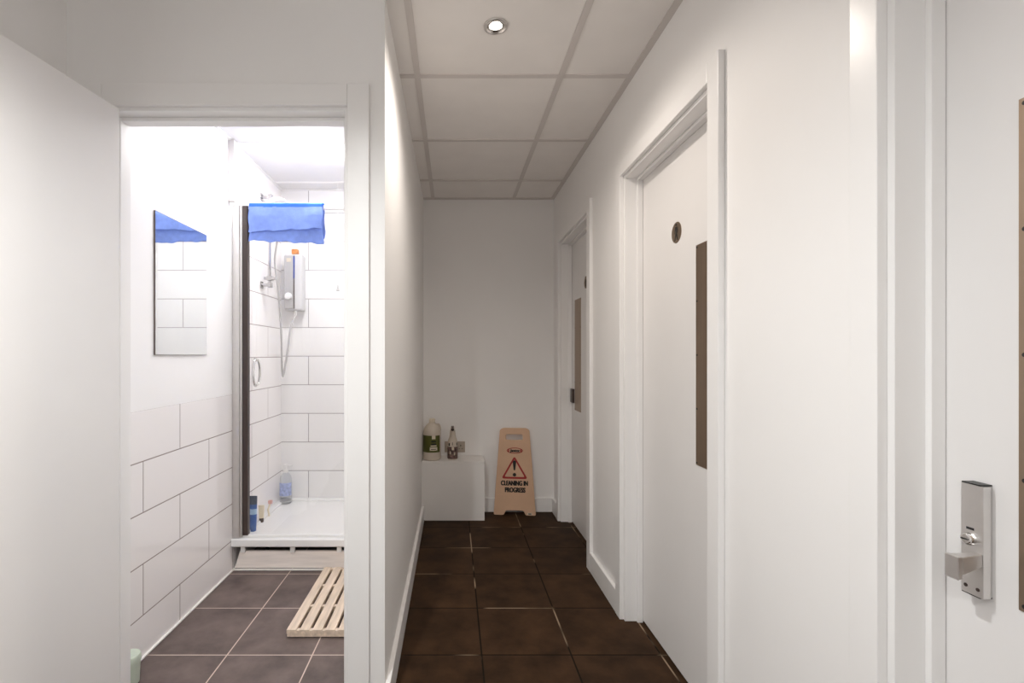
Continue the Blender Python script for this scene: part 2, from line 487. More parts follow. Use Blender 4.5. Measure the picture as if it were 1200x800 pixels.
# shower doorway frame (wall faces the camera)
t = B(); q, aw = 0.0105, 0.070
yt = YF - 0.016
t.box(DX0 - q - aw, DX0 - q, yt, YF, 0, DH + q + aw, 0.003)
t.box(DX1 + q, DX1 + q + aw, yt, YF, 0, DH + q + aw, 0.003)
t.box(DX0 - q, DX1 + q, yt, YF, DH + q, DH + q + aw, 0.003)
tr = struct(mk('trim_4', t, M['gloss']))
l = B()
l.box(DX0 - 0.03, DX0, YF - 0.0005, YF + 0.11, 0, DH + 0.03, 0.0015)
l.box(DX1, DX1 + 0.0286, YF - 0.0005, YF + 0.11, 0, DH + 0.03, 0.0015)
l.box(DX0, DX1, YF - 0.0005, YF + 0.11, DH, DH + 0.03, 0.0015)
l.box(DX0, DX0 + 0.012, YF + 0.042, YF + 0.08, 0, DH, 0.0015)
l.box(DX1 - 0.012, DX1, YF + 0.042, YF + 0.08, 0, DH, 0.0015)
l.box(DX0 + 0.012, DX1 - 0.012, YF + 0.042, YF + 0.08, DH - 0.012, DH, 0.0015)
ln = mk('lining', l, M['gloss'], tr)
mk('strike_plate', B().box(DX1 - 0.0015, DX1 + 0.001, YF + 0.008, YF + 0.030, 0.83, 0.90, 0.0005), M['steel'], tr, label='small dark metal strike plate')

# baseboards
def baseboard(n, x0, x1, y0, y1): return struct(mk('baseboard_' + n, B().box(x0, x1, y0, y1, 0, 0.103, 0.004), M['gloss']))
baseboard('left', XL, XL + 0.018, YF, YB)
baseboard('back', XL + 0.018, XR - 0.018, YB - 0.016, YB)
baseboard('right', XR - 0.018, XR, 2.182, 2.590)
baseboard('right_far', XR - 0.018, XR, 3.438, YB)
baseboard('right_near', XR - 0.018, XR, 0.893, 1.333)
baseboard('lobby', LX, LX + 0.018, LY, YF)


# ---------------------------------------------------------------- doors
def man_shape(mtx, b, s=1.0):
    """plain walking figure of a toilet sign"""
    b.shape([circle(0, 0.0235 * s, 0.0042 * s, n=16)], 0.0008, mtx)
    body = [(-0.0058, 0.017), (0.0052, 0.017), (0.0088, 0.004), (0.0072, -0.0045), (0.0056, -0.0045), (0.0060, 0.003), (0.0040, 0.009),
            (0.0040, -0.004), (0.0095, -0.027), (0.0058, -0.028), (0.0005, -0.010), (-0.0062, -0.029), (-0.0098, -0.028), (-0.0042, -0.004),
            (-0.0040, 0.008), (-0.0072, 0.002), (-0.0070, -0.005), (-0.0090, -0.005), (-0.0090, 0.004)]
    b.shape([[(x * s, z * s) for x, z in body]], 0.0008, mtx)


RX = Matrix.Rotation(-PI / 2, 4, 'Z')       # local -y (front) -> world -x


def wall_door(n, label, a, c, plate, disc_y=None, latch=None):
    fx = 0.820
    h = HEAD - 0.003
    d = struct(mk('door_%d' % n, B().box(fx, fx + 0.042, a + 0.003, c - 0.003, 0.010, h, 0.0015), M['door']), label, 'door')
    p = B().box(fx - 0.0018, fx + 0.001, plate[0], plate[1], 0.785, 1.523, 0.0006)
    pp = mk('push_plate', p, M['bronze'], d, label='dark bronzed metal push plate')
    for py in (plate[0] + 0.008, plate[1] - 0.008):
        for i in range(5):
            z = 0.793 + i * (0.722 / 4)
            mk('screw', B().lathe([(0.0034, 0), (0.0034, -0.0008), (0.0012, -0.0013)], (fx - 0.0017, py, z), 12, 'x'), M['black'], pp)
    if disc_y:
        z = 1.603
        dk = B().lathe([(0.0385, 0.0008), (0.0385, -0.0012), (0.0375, -0.0018)], (fx, disc_y, z), 40, 'x')
        ds = mk('sign_disc', dk, M['bronze'], d, label='round metal toilet sign disc')
        fb = B(); man_shape(Matrix.Translation((fx - 0.0021, disc_y, z + 0.002)) @ RX @ Matrix.Diagonal((1.25, 1, 1, 1)), fb, 1.12)
        mk('pictogram', fb, M['ink'], ds, smooth=0)
    return d


d3 = wall_door(1, 'white flush door filling the right edge, with a lever lock', 0.085, 0.820, (0.549, 0.704))
wall_door(2, 'white toilet door in the corridor, nearer the camera, pictogram disc above its plate', 1.406, 2.109, (1.487, 1.640), 1.784)
d1 = wall_door(3, 'far white toilet door beside the corridor end wall', 2.663, 3.365, (3.118, 3.273), 3.000)
# small lock of the far door
lk = B().box(0.806, 0.821, 3.290, 3.348, 0.83, 0.925, 0.003)
mk('lock', lk, M['seal'], d1, label='small dark lock case')

# lever lock of the near door
py0, py1, pz0, pz1 = 0.733, 0.767, 0.785, 0.954
b = B()
prof = [(0.8195, py0 + 0.007), (0.812, py0 + 0.002), (0.7998, py0 + 0.0005), (0.7995, py0 + 0.002), (0.7995, py1 - 0.002), (0.801, py1), (0.8195, py1)]
vs0 = [b.bm.verts.new((x, y, pz0)) for x, y in prof]; vs1 = [b.bm.verts.new((x, y, pz1)) for x, y in prof]
b.bm.faces.new(list(reversed(vs0))); b.bm.faces.new(vs1)
for i in range(7):
    j = (i + 1) % 7; b.bm.faces.new((vs0[i], vs0[j], vs1[j], vs1[i]))
lock = mk('lock_case', b, M['satin'], d3, label='satin metal lock case')
for z0, z1 in ((pz0 - 0.0022, pz0), (pz1, pz1 + 0.0022)):
    mk('end_gap', B().box(0.8005, 0.8195, py0 + 0.006, py1 - 0.001, z0, z1, 0.0006), M['black'], lock, label='dark open end of the lock case')  # black block painted in for the shade inside the open case end
mk('edge_strip', B().box(0.812, 0.8197, py1, py1 + 0.003, 0.850, 0.892, 0.0005), M['black'], lock, label='thin black strip')
e = B().lathe([(0.0095, 0.0), (0.0095, -0.004), (0.0080, -0.0075), (0.0055, -0.0085)], (0.7995, 0.752, 0.870), 28, 'x')
kn = mk('thumb_turn', e, M['chrome'], lock, label='round chrome thumb turn')
mk('coin_slot', B().box(0.7895, 0.7912, 0.7470, 0.7570, 0.8692, 0.8708), M['black'], lock)
mk('indicator', B().box(0.7990, 0.7998, 0.7465, 0.7575, 0.8840, 0.8875), M['black'], lock)
e = B()
hz = 0.829
e.hexa([(0.7655, 0.737, hz - 0.0175), (0.7655, 0.737, hz + 0.0175), (0.7655, 0.758, hz + 0.0175), (0.7655, 0.758, hz - 0.0175)],
       [(0.772, 0.7365, hz - 0.0150), (0.772, 0.7365, hz + 0.0180), (0.772, 0.758, hz + 0.0180), (0.772, 0.758, hz - 0.0150)])
e.hexa([(0.772, 0.7365, hz - 0.0090), (0.772, 0.7365, hz + 0.0175), (0.772, 0.756, hz + 0.0175), (0.772, 0.756, hz - 0.0090)],
       [(0.8000, 0.7345, 0.833), (0.8000, 0.7345, 0.852), (0.8000, 0.7445, 0.852), (0.8000, 0.7445, 0.833)])
bmesh.ops.bevel(e.bm, geom=list(e.bm.edges), offset=0.0008, segments=2, affect='EDGES')
mk('lever', e, M['satin'], lock, label='short square lever handle')
for sy in (0.741, 0.7585): mk('screw', B().lathe([(0.0028, 0), (0.0028, -0.0006), (0.001, -0.0009)], (0.7995, sy, 0.796), 14, 'x'), M['seal'], lock)

# the shower-room door, opened towards the camera
hinge = Vector((-1.053, 1.535, 0)); ang = math.atan(0.112)
mt = Matrix.Translation(hinge) @ Matrix.Rotation(-ang, 4, 'Z')
b = B().box(-0.042, 0, -0.745, 0, 0.010, CAMZ + 0.777, 0.0018).xf(mt)
d4 = struct(mk('door_4', b, M['door']), 'white flush shower-room door standing open at the left edge', 'door')
for z in (0.22, 1.70):
    mk('hinge', B().lathe([(0.006, 0), (0.006, 0.09)], (-1.098, 1.536, z), 14).box(-1.106, -1.090, 1.537, 1.543, z, z + 0.09), M['steel'], d4)


# ---------------------------------------------------------------- ceiling lamps
def downlight(x, y, label):
    t = thing('downlight', label, 'ceiling light', (x, y, CEIL), 'ceiling downlights')
    z = CEIL
    b = B().lathe([(0.040, 0.0), (0.0425, -0.002), (0.0415, -0.006), (0.036, -0.0075), (0.031, -0.004), (0.030, 0.0)], (x, y, z), 48, capped=False)
    mk('rim', b, M['satin'], t)
    b = B().lathe([(0.0295, -0.0048), (0.027, -0.0042), (0.023, -0.0025), (0.022, -0.0005)], (x, y, z), 40, capped=False)
    mk('inner_ring', b, M['chrome'], t)
    b = B().lathe([(0.022, -0.001), (0.016, -0.0028), (0.009, -0.0035), (0.001, -0.0038)], (x, y, z), 32)
    mk('bulb', b, M['lamp'], t, label='glowing bulb')


downlight(CORR_LIGHT[0], CORR_LIGHT[1], 'round chrome-rimmed downlight in the corridor ceiling tile')
downlight(LOBBY_LIGHTS[0][0], LOBBY_LIGHTS[0][1], 'round downlight in the lobby ceiling beside the open shower-room door')
downlight(LOBBY_LIGHTS[1][0], LOBBY_LIGHTS[1][1], 'added unseen round fill lamp in the lobby ceiling farthest from the shower-room doorway')  # made-up fitting for the added fill lamp
LX0 = thing('bulkhead_light', 'round white glowing bulkhead light on the shower-room ceiling', 'ceiling light', (-0.775, 2.62, SCEIL))
b = B().lathe([(0.140, 0), (0.150, -0.002), (0.150, -0.006), (0.145, -0.008)], (-0.775, 2.62, SCEIL), 64)
mk('base', b, M['whiteplast'], LX0)
b = B().lathe([(0.158, -0.0061), (0.162, -0.009), (0.160, -0.013), (0.148, -0.018), (0.10, -0.023), (0.05, -0.026), (0.002, -0.027)], (-0.775, 2.62, SCEIL), 64)
mk('diffuser', b, M['bulk'], LX0, label='glowing opal diffuser')

# ---------------------------------------------------------------- shower room
# tray on a panelled plinth
t = thing('shower_tray', 'white rectangular shower tray raised on a pale plinth panel', 'shower tray', (-0.75, 2.96, 0))
b = B()
ty0, ty1, tx0, tx1, tz0, tz1 = 2.580, SYB - 0.001, SX + 0.001, SXR - 0.001, 0.135, 0.176
r = 0.045
b.box(tx0, tx1, ty0, ty0 + r, tz0, tz1, 0.006, 3)
b.box(tx0, tx1, ty1 - r, ty1, tz0, tz1, 0.006, 3)
b.box(tx0, tx0 + r, ty0 + 0.01, ty1 - 0.01, tz0, tz1, 0.006, 3)
b.box(tx1 - r, tx1, ty0 + 0.01, ty1 - 0.01, tz0, tz1, 0.006, 3)
b.box(tx0 + 0.02, tx1 - 0.02, ty0 + 0.02, ty1 - 0.02, tz0 + 0.002, tz1 - 0.012)
mk('tray', b, M['acrylic'], t)
b = B().hexa([(SX + 0.006, 2.617, 0.009), (SX + 0.036, 2.617, 0.100), (SXR - 0.002, 2.617, 0.100), (SXR - 0.002, 2.617, 0.009)],
             [(SX + 0.006, 2.632, 0.009), (SX + 0.036, 2.632, 0.100), (SXR - 0.002, 2.632, 0.100), (SXR - 0.002, 2.632, 0.009)])
mk('plinth_panel', b, M['ply'], t, label='pale wooden plinth panel')
for cx in (-1.125, -0.86, -0.61, -0.40): mk('panel_clip', B().box(cx - 0.012, cx + 0.012, 2.600, 2.6165, 0.098, 0.136, 0.002), M['whiteplast'], t, label='small white clip')
for cx in (-1.05, -0.42):
    for cy in (2.75, 3.22): mk('foot', B().lathe([(0.03, 0.001), (0.03, 0.010), (0.010, 0.014), (0.010, 0.136)], (cx, cy, 0), 16), M['black'], t)
b = B().lathe([(0.045, 0.164), (0.045, 0.168), (0.03, 0.171)], (-0.50, 2.98, 0), 28)
mk('drain_cover', b, M['chrome'], t)

# white batten above the screen
struct(mk('trim_10', B().box(SX - 0.001, SX + 0.032, 2.555, 2.582, 1.962, SCEIL, 0.002), M['strip']))
# glass screen with door
GY, GZ0, GZ1 = 2.620, 0.1765, 1.958
t = thing('shower_screen', 'clear glass shower screen with brown-edged chrome post across the tray', 'shower screen', (-0.75, GY, GZ0))
b = B().box(SX + 0.001, SX + 0.040, GY - 0.022, GY + 0.022, GZ0, GZ1, 0.003)
b.box(SX + 0.040, SX + 0.052, GY - 0.016, GY + 0.016, GZ0, GZ1, 0.002)
mk('wall_post', b, M['satin'], t, label='satin chrome wall post')
b = B().box(SX + 0.054, SX + 0.083, GY - 0.018, GY + 0.012, GZ0 + 0.012, GZ1 - 0.004, 0.003)
mk('door_edge_post', b, M['seal'], t, label='dark brown door edge post')
gx0, gx1 = SX + 0.083, SXR - 0.040
b = B().box(gx0, gx1, GY - 0.003, GY + 0.003, GZ0 + 0.012, GZ1 - 0.012)
mk('glass_pane', b, M['glass'], t, smooth=0)
b = B().box(SX + 0.030, gx1 + 0.02, GY - 0.011, GY + 0.011, GZ1 - 0.022, GZ1, 0.003)
mk('top_rail', b, M['acrylic'], t, label='white top rail')
b = B().box(SX + 0.052, gx1 + 0.02, GY - 0.009, GY + 0.009, GZ0, GZ0 + 0.014, 0.002)
mk('bottom_rail', b, M['acrylic'], t)
b = B().box(gx1, SXR - 0.001, GY - 0.018, GY + 0.018, GZ0, GZ1, 0.003)
mk('hinge_post', b, M['satin'], t)
b = B()
hx = -1.062
pts = catmull([(hx, GY - 0.004, 1.130), (hx, GY - 0.024, 1.124), (hx, GY - 0.040, 1.095), (hx, GY - 0.044, 1.062), (hx, GY - 0.040, 1.028), (hx, GY - 0.024, 1.000), (hx, GY - 0.004, 0.994)], 6)
pts = [Vector((hx + 0.1 * (GY - 0.004 - p.y), p.y, p.z)) for p in pts]
b.tube(pts, 0.0066, 12)
b.tube([Vector((p.x, 2 * GY - p.y, p.z)) for p in pts], 0.0066, 12)
for z in (1.130, 0.994): b.lathe([(0.010, 0), (0.010, -0.004), (0.008, -0.006)], (hx, GY - 0.003, z), 16, 'y')
mk('handle', b, M['chrome'], t, label='chrome D-shaped handle')


# blue cloth folded over the top rail
def cloth():
    b = B(); nx, nz = 56, 44
    x0, x1 = -1.090, -0.696

    def sheet(front, drop_l, drop_r, off, seed, side):
        rows = []
        for j in range(nz + 1):
            row = []
            for i in range(nx + 1):
                u = i / nx; v = j / nz
                drop = drop_l + (drop_r - drop_l) * u + 0.003 * math.sin(u * 19 + seed) + 0.002 * math.sin(u * 41 + seed)
                x = x0 + (x1 - x0) * u + 0.005 * math.sin(v * 9 + seed) * (1 - 2 * u) * v + (0.004 * v if u > .5 else -0.004 * v) + 0.008 * v * (0.5 - u)
                z = GZ1 + 0.0045 - drop * v
                w = min(1.0, v * 2.2)
                y = side * (0.0145 + off + w * (0.003 + 0.0022 * math.sin(u * 7 + v * 2 + seed) + 0.0007 * math.sin(u * 17 - v * 5 + seed * 2) + 0.0004 * math.sin(v * 9 + u * 13)))
                row.append(b.bm.verts.new((x, GY + y, z)))
            rows.append(row)
        for j in range(nz):
            for i in range(nx):
                b.bm.faces.new((rows[j][i], rows[j][i + 1], rows[j + 1][i + 1], rows[j + 1][i]))
        return rows
    a = sheet(True, 0.152, 0.134, 0.010, 0.4, -1)
    c = sheet(True, 0.196, 0.214, 0.0, 2.2, -1)
    d = sheet(False, 0.19, 0.18, 0.001, 4.0, 1)
    # fold over the rail
    def bridge(p, q, lift):
        pr = None
        for k in range(7):
            tt = k / 6
            row = []
            for i in range(nx + 1):
                A, Q = p[0][i].co, q[0][i].co
                if k == 0: row.append(p[0][i]); continue
                if k == 6: row.append(q[0][i]); continue
                v = A.lerp(Q, tt); v.z += lift * math.sin(PI * tt)
                row.append(b.bm.verts.new(v))
            if pr:
                for i in range(nx): b.bm.faces.new((pr[i], pr[i + 1], row[i + 1], row[i]))
            pr = row
    bridge(a, d, 0.007)
    bridge(c, d, 0.003)
    return b


ob = mk('cloth', cloth(), [M['cloth'], M['foldshade']], smooth=60)
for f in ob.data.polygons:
    if f.center.z + ob.location.z > GZ1 - 0.014 : f.material_index = 1  # fold lets less light through; that shade is put into the colour
tag(ob, 'blue cleaning cloth folded over the glass shower screen', 'cloth')
sol = ob.modifiers.new('thickness', 'SOLIDIFY'); sol.thickness = 0.0016; sol.offset = 0

# electric shower unit
ux0, ux1, uy, uz0, uz1 = -1.136, -1.012, SYB, 1.452, 1.832
t = thing('shower_heater', 'silver and white electric shower unit on the shower end wall', 'electric shower', ((ux0 + ux1) / 2, uy, uz0))
b = B().box(ux0, ux1, uy - 0.085, uy - 0.001, uz0, uz1, 0.014, 4)
mk('case', b, M['heater'], t)
b = B().box(ux0 + 0.004, ux0 + 0.066, uy - 0.093, uy - 0.08, uz0 + 0.012, uz1 - 0.012, 0.006, 3)
cv = mk('control_panel', b, M['greyplast'], t, label='silver control panel')
b = B().box(ux0 + 0.068, ux0 + 0.074, uy - 0.091, uy - 0.08, uz0 + 0.012, uz1 - 0.012, 0.002)
mk('groove', b, M['seal'], t)
b = B().box(ux0 + 0.0675, ux0 + 0.0745, uy - 0.0925, uy - 0.082, uz0 + 0.215, uz1 - 0.016, 0.002)
mk('indicator_strip', b, M['bluestrip'], t, label='blue indicator strip')
b = B().lathe([(0.024, 0), (0.024, -0.010), (0.021, -0.018), (0.008, -0.020)], (ux0 + 0.036, uy - 0.092, uz0 + 0.095), 28, 'y')
b.box(ux0 + 0.033, ux0 + 0.039, uy - 0.117, uy - 0.108, uz0 + 0.078, uz0 + 0.112, 0.002)
mk('dial', b, M['whiteplast'], cv)
b = B().box(ux0 + 0.022, ux0 + 0.052, uy - 0.0945, uy - 0.091, uz1 - 0.055, uz1 - 0.030, 0.001)
mk('badge', b, M['paper'], cv)
b = B().lathe([(0.011, 0.004), (0.011, -0.03), (0.007, -0.035)], (-1.068, uy - 0.045, uz0), 18)
mk('outlet', b, M['chrome'], t)
ob = mk('soap_box', B().box(-1.088, -1.046, uy - 0.075, uy - 0.035, uz1 + 0.0005, uz1 + 0.036, 0.006, 3), M['orange'])
tag(ob, 'small orange soap bar standing on top of the electric shower unit', 'soap')

# riser rail, handset and hose
rx, ry = -1.128, 2.995
t = thing('shower_riser_rail', 'chrome shower riser rail with white shower head on the tiled wall', 'shower rail', (rx, ry, 1.56))
b = B().tube([(rx, ry, 1.570), (rx, ry, 2.135)], 0.0095, 16)
mk('rail', b, M['dimchrome'], t)
for z in (1.585, 2.125):
    b = B().tube([(SX + 0.001, ry, z), (rx, ry, z)], 0.010, 16)
    b.box(SX + 0.0005, SX + 0.008, ry - 0.018, ry + 0.018, z - 0.022, z + 0.022, 0.003)
    b.box(rx - 0.012, rx + 0.014, ry - 0.014, ry + 0.014, z - 0.016, z + 0.016, 0.004)
    mk('bracket', b, M['dimchrome'], t)
b = B().box(rx - 0.016, rx + 0.018, ry - 0.020, ry + 0.018, 1.610, 1.640, 0.005)
b.tube([(rx - 0.03, ry - 0.012, 1.625), (rx + 0.04, ry - 0.012, 1.622)], 0.009, 14)
mk('slider', b, M['dimchrome'], t)
b = B()
b.tube([(rx + 0.004, ry - 0.022, 2.00), (rx + 0.01, ry - 0.024, 2.05), (rx + 0.02, ry - 0.026, 2.08)], [0.012, 0.013, 0.017], 16)
hd = B().lathe([(0.012, 0.03), (0.035, 0.022), (0.060, 0.004), (0.062, -0.006), (0.050, -0.010), (0.004, -0.011)], (0, 0, 0), 32)
hd.xf(Matrix.Translation((rx + 0.045, ry - 0.03, 2.085)) @ Matrix.Rotation(math.radians(-16), 4, 'Y') @ Matrix.Rotation(math.radians(10), 4, 'X'))
tmp = bpy.data.meshes.new('tmp'); hd.bm.to_mesh(tmp); b.bm.from_mesh(tmp); hd.bm.free(); bpy.data.meshes.remove(tmp)
mk('shower_head', b, M['whiteplast'], t, label='white shower head')


def wp(px, py, Y): return ((px - 531) / 570 * Y, Y, CAMZ - (py - 416) / 570 * Y)


hp = [(rx + 0.004, ry - 0.022, 2.00), (-1.085, 3.0, 1.90), wp(322, 305, 3.06), wp(325.5, 335, 3.10), wp(328.5, 370, 3.15), wp(330, 405, 3.18), wp(330.5, 432, 3.20), wp(331.8, 441, 3.215),
      wp(333.5, 432, 3.23), wp(337.5, 408, 3.25), wp(341, 382, 3.27), (-1.068, uy - 0.045, uz0 - 0.03)]
tag(mk('shower_hose', B().tube(catmull(hp, 10), 0.0066, 12), M['hose']), 'pale flexible shower hose hanging in a loop below the electric shower unit', 'hose')

# mirror
t = thing('mirror', 'frameless rectangular wall mirror reflecting the blue cloth', 'mirror', (SX, 2.12, CAMZ))
b = B(); b.box(SX - 0.0005, SX + 0.0055, 1.920, 2.323, 1.1545, 1.7255)
mk('backing', b, M['medge'], t, smooth=0, label='dark mirror edge')
b = B().box(SX + 0.0054, SX + 0.0062, 1.9215, 2.3215, 1.156, 1.724)
mk('mirror_glass', b, M['mirror'], t, smooth=0)

# toiletries in the tray
TB = tz1 - 0.012
bx, by = -1.122, 3.262
t = thing('spray_bottle', 'clear bottle with pale blue label and white pump in tray corner', 'bottle', (bx, by, TB))
b = B().lathe([(0.034, 0.0005), (0.039, 0.004), (0.040, 0.03), (0.0385, 0.10), (0.039, 0.150), (0.034, 0.178), (0.020, 0.198), (0.014, 0.204), (0.014, 0.212)], (bx, by, TB), 32)
mk('body', b, M['clearbottle'], t)
b = B().lathe([(0.0405, 0.055), (0.0402, 0.075), (0.0398, 0.095), (0.0400, 0.140)], (bx, by, TB), 32, a0=PI * 1.05, a1=PI * 1.95, capped=False)
mk('label', b, M['bluelabel'], t, label='pale blue label')
b = B().lathe([(0.0335, 0.003), (0.0365, 0.006), (0.0367, 0.018), (0.02, 0.019)], (bx, by, TB), 28)
mk('bottle_foot', b, M['greyplast'], t)
b = B().lathe([(0.016, 0.204), (0.016, 0.222), (0.007, 0.226), (0.006, 0.240), (0.014, 0.243), (0.013, 0.256), (0.004, 0.259)], (bx, by, TB), 22)
b.box(bx - 0.006, bx + 0.042, by - 0.007, by + 0.007, 0.243 + TB, 0.254 + TB, 0.003)
mk('pump', b, M['whiteplast'], t, label='white pump')

bx, by = -1.128, 2.742
t = thing('shampoo_tube', 'tall blue shampoo tube leaning by the shower post', 'tube', (bx, by, TB))
def tube_body(b, bx, by, z0, segs):
    """soft tube: round at the cap, flat at the crimp; segs = (height, half width x, half depth y)"""
    n = 24; rings = []
    for (h, rx_, ry_) in segs:
        rings.append([b.bm.verts.new((bx + rx_ * math.cos(2 * PI * i / n), by + ry_ * math.sin(2 * PI * i / n), z0 + h)) for i in range(n)])
    for k in range(len(rings) - 1):
        for i in range(n):
            j = (i + 1) % n; b.bm.faces.new((rings[k][i], rings[k][j], rings[k + 1][j], rings[k + 1][i]))
    b.bm.faces.new(list(reversed(rings[0]))); b.bm.faces.new(rings[-1])
    return b
mk('cap', tube_body(B(), bx, by, TB, [(0.0005, 0.017, 0.016), (0.030, 0.018, 0.017)]), M['tubeblue'], t)
mk('body', tube_body(B(), bx, by, TB, [(0.030, 0.019, 0.019), (0.09, 0.021, 0.017), (0.15, 0.023, 0.010)]), M['tubeblue'], t)
mk('crimp', tube_body(B(), bx, by, TB, [(0.150, 0.0232, 0.010), (0.178, 0.024, 0.005), (0.197, 0.024, 0.002)]), M['tubedark'], t, label='slate coloured flat end')
mk('band', tube_body(B(), bx, by, TB, [(0.095, 0.0214, 0.0170), (0.125, 0.0226, 0.0142)]), M['tubelight'], t, label='light blue band')
bx, by = -1.137, 2.885
t = thing('lotion_tube', 'small cream tube standing on a dark brown cap', 'tube', (bx, by, TB))
mk('cap', B().lathe([(0.012, 0.0005), (0.013, 0.003), (0.013, 0.024), (0.011, 0.026)], (bx, by, TB), 20), M['brown'], t, label='dark brown cap')
mk('body', tube_body(B(), bx, by, TB, [(0.026, 0.014, 0.014), (0.06, 0.016, 0.010), (0.100, 0.019, 0.002)]), M['cream'], t)
bx, by = -1.128, 2.985
t = thing('razor', 'small pink razor standing against the shower wall tiles', 'razor', (bx, by, TB))
mk('handle', B().tube([(bx, by, TB + 0.003), (bx - 0.008, by, TB + 0.04), (bx + 0.006, by + 0.004, TB + 0.088)], [0.005, 0.006, 0.0045], 12), M['cream'], t)
mk('head', B().box(bx - 0.006, bx + 0.018, by - 0.008, by + 0.010, TB + 0.078, TB + 0.100, 0.003), M['pink'], t, label='pink razor head')

# light pull cord
px_, py_ = -0.758, 3.20
t = thing('pull_cord', 'thin white light pull cord with grey toggle hanging in the shower', 'pull cord', (px_, py_, 1.58))
mk('cord', B().tube([(px_, py_, 1.615), (px_, py_, 2.0), (px_, py_, SCEIL)], 0.0013, 8), M['whiteplast'], t)
mk('toggle', B().lathe([(0.003, 1.618), (0.006, 1.605), (0.011, 1.578), (0.009, 1.575)], (px_, py_, 0), 16), M['greyplast'], t, label='grey cone-shaped toggle')

# duckboard
t = thing('duckboard', 'slatted pale wooden duckboard on the dark shower-room floor', 'duckboard', (-0.52, 2.29, 0))
n = 6; p = 0.0527
for i in range(n):
    x0 = -0.680 + i * p
    mk('slat', B().box(x0, x0 + 0.0405, 1.983, 2.573, 0.0165, 0.0345, 0.0022), M['wood'], t)
for yy in (1.9845, 2.176, 2.370, 2.551):
    mk('batten', B().box(-0.678, -0.680 + n * p - 0.0145, yy, yy + 0.020, 0.004, 0.0305, 0.0015), M['wood'], t)
for x0 in (-0.672, -0.680 + (n - 1) * p + 0.008):
    for yy in (1.995, 2.555): mk('foot', B().box(x0, x0 + 0.02, yy, yy + 0.015, 0.0003, 0.0045), M['black'], t)

# tub by the door frame
bx, by = -1.139, 1.705
t = thing('plastic_tub', 'small pale green tub on shower-room floor beside the tiled wall', 'tub', (bx, by, 0))
mk('body', B().lathe([(0.030, 0.001), (0.034, 0.006), (0.038, 0.082), (0.0385, 0.084)], (bx, by, 0), 32), M['palegreen'], t)
mk('lid', B().lathe([(0.0395, 0.080), (0.0400, 0.095), (0.036, 0.104), (0.014, 0.107)], (bx, by, 0), 32), M['palegreen'], t)

# ---------------------------------------------------------------- corridor end
BXR, BY0, BH = 0.219, 3.389, 0.414
t = thing('pipe_boxing', 'low white painted box in the corner at the corridor end', 'box', (0.0, 3.49, 0))
mk('front_panel', B().box(XL + 0.0185, BXR, BY0, BY0 + 0.018, 0.001, BH - 0.018, 0.0015).box(XL, XL + 0.0185, BY0, BY0 + 0.018, 0.104, BH - 0.018), M['boxing'], t)
mk('side_panel', B().box(BXR - 0.018, BXR - 0.0005, BY0 + 0.018, YB - 0.0165, 0.001, BH - 0.018).box(BXR - 0.018, BXR - 0.0005, YB - 0.0165, YB, 0.104, BH - 0.018), M['boxing'], t)
mk('top_panel', B().box(XL, BXR, BY0, YB, BH - 0.018, BH, 0.0025), M['boxing'], t)

# double socket
t = thing('wall_socket', 'dull metal double socket on the end wall behind the spray bottle', 'socket', (0.007, YB, 0.44))
sx0, sx1, sz0, sz1 = -0.062, 0.088, 0.438, 0.518
mk('plate', B().box(sx0, sx1, YB - 0.009, YB, sz0, sz1, 0.003), M['socket'], t)
for cx in (-0.030, 0.056):
    mk('pin_hole', B().box(cx - 0.003, cx + 0.003, YB - 0.0096, YB - 0.008, 0.482, 0.494), M['black'], t, smooth=0)
    for s in (-1, 1): mk('pin_hole', B().box(cx + s * 0.011 - 0.004, cx + s * 0.011 + 0.004, YB - 0.0096, YB - 0.008, 0.462, 0.466), M['black'], t, smooth=0)
for cx in (0.003, 0.023): mk('switch', B().box(cx - 0.006, cx + 0.006, YB - 0.013, YB - 0.0085, 0.494, 0.510, 0.001), M['socket'], t)

# jug
bx, by = -0.150, 3.463
t = thing('cleaner_jug', 'large milky plastic jug with olive green label on white box', 'jug', (bx, by, BH))
b = B().lathe([(0.056, 0.0006), (0.062, 0.006), (0.0635, 0.03), (0.0635, 0.185), (0.061, 0.205), (0.050, 0.232), (0.034, 0.252), (0.021, 0.260), (0.020, 0.268)], (bx, by, BH), 40)
jb = mk('body', b, M['jug'], t)
mk('cap', B().lathe([(0.022, 0.262), (0.022, 0.284), (0.019, 0.288), (0.004, 0.289)], (bx, by, BH), 28), M['paper'], t)
b = B().tube(catmull([(bx + 0.03, by + 0.042, BH + 0.238), (bx + 0.048, by + 0.050, BH + 0.235), (bx + 0.054, by + 0.05, BH + 0.20), (bx + 0.040, by + 0.046, BH + 0.17)], 6), 0.009, 12)
mk('handle', b, M['jug'], t)
b = B().lathe([(0.0642, 0.058), (0.0642, 0.176)], (bx, by, BH), 48, a0=PI * 0.9, a1=PI * 1.83, capped=False)
lb = mk('label', b, M['green'], t, label='olive green label')


def curved_patch(b, cx, cy, r, a_mid, halfw, z0, z1, n=10):
    b.lathe([(r, z0), (r, z1)], (cx, cy, 0), n, a0=a_mid - halfw, a1=a_mid + halfw, capped=False)


am = PI * 1.57
for hw, z0, z1, mm, rr in ((0.42, 0.072, 0.094, 'paper', .0646), (0.34, 0.100, 0.108, 'paper', .0646), (0.20, 0.152, 0.176, 'paper', .0646),
                           (0.26, 0.112, 0.122, 'ink', .0646), (0.26, 0.130, 0.140, 'ink', .0646), (0.30, 0.079, 0.084, 'ink', .0648)):
    b = B(); curved_patch(b, bx, by, rr, am, hw, BH + z0, BH + z1)
    mk('print', b, M[mm], lb)

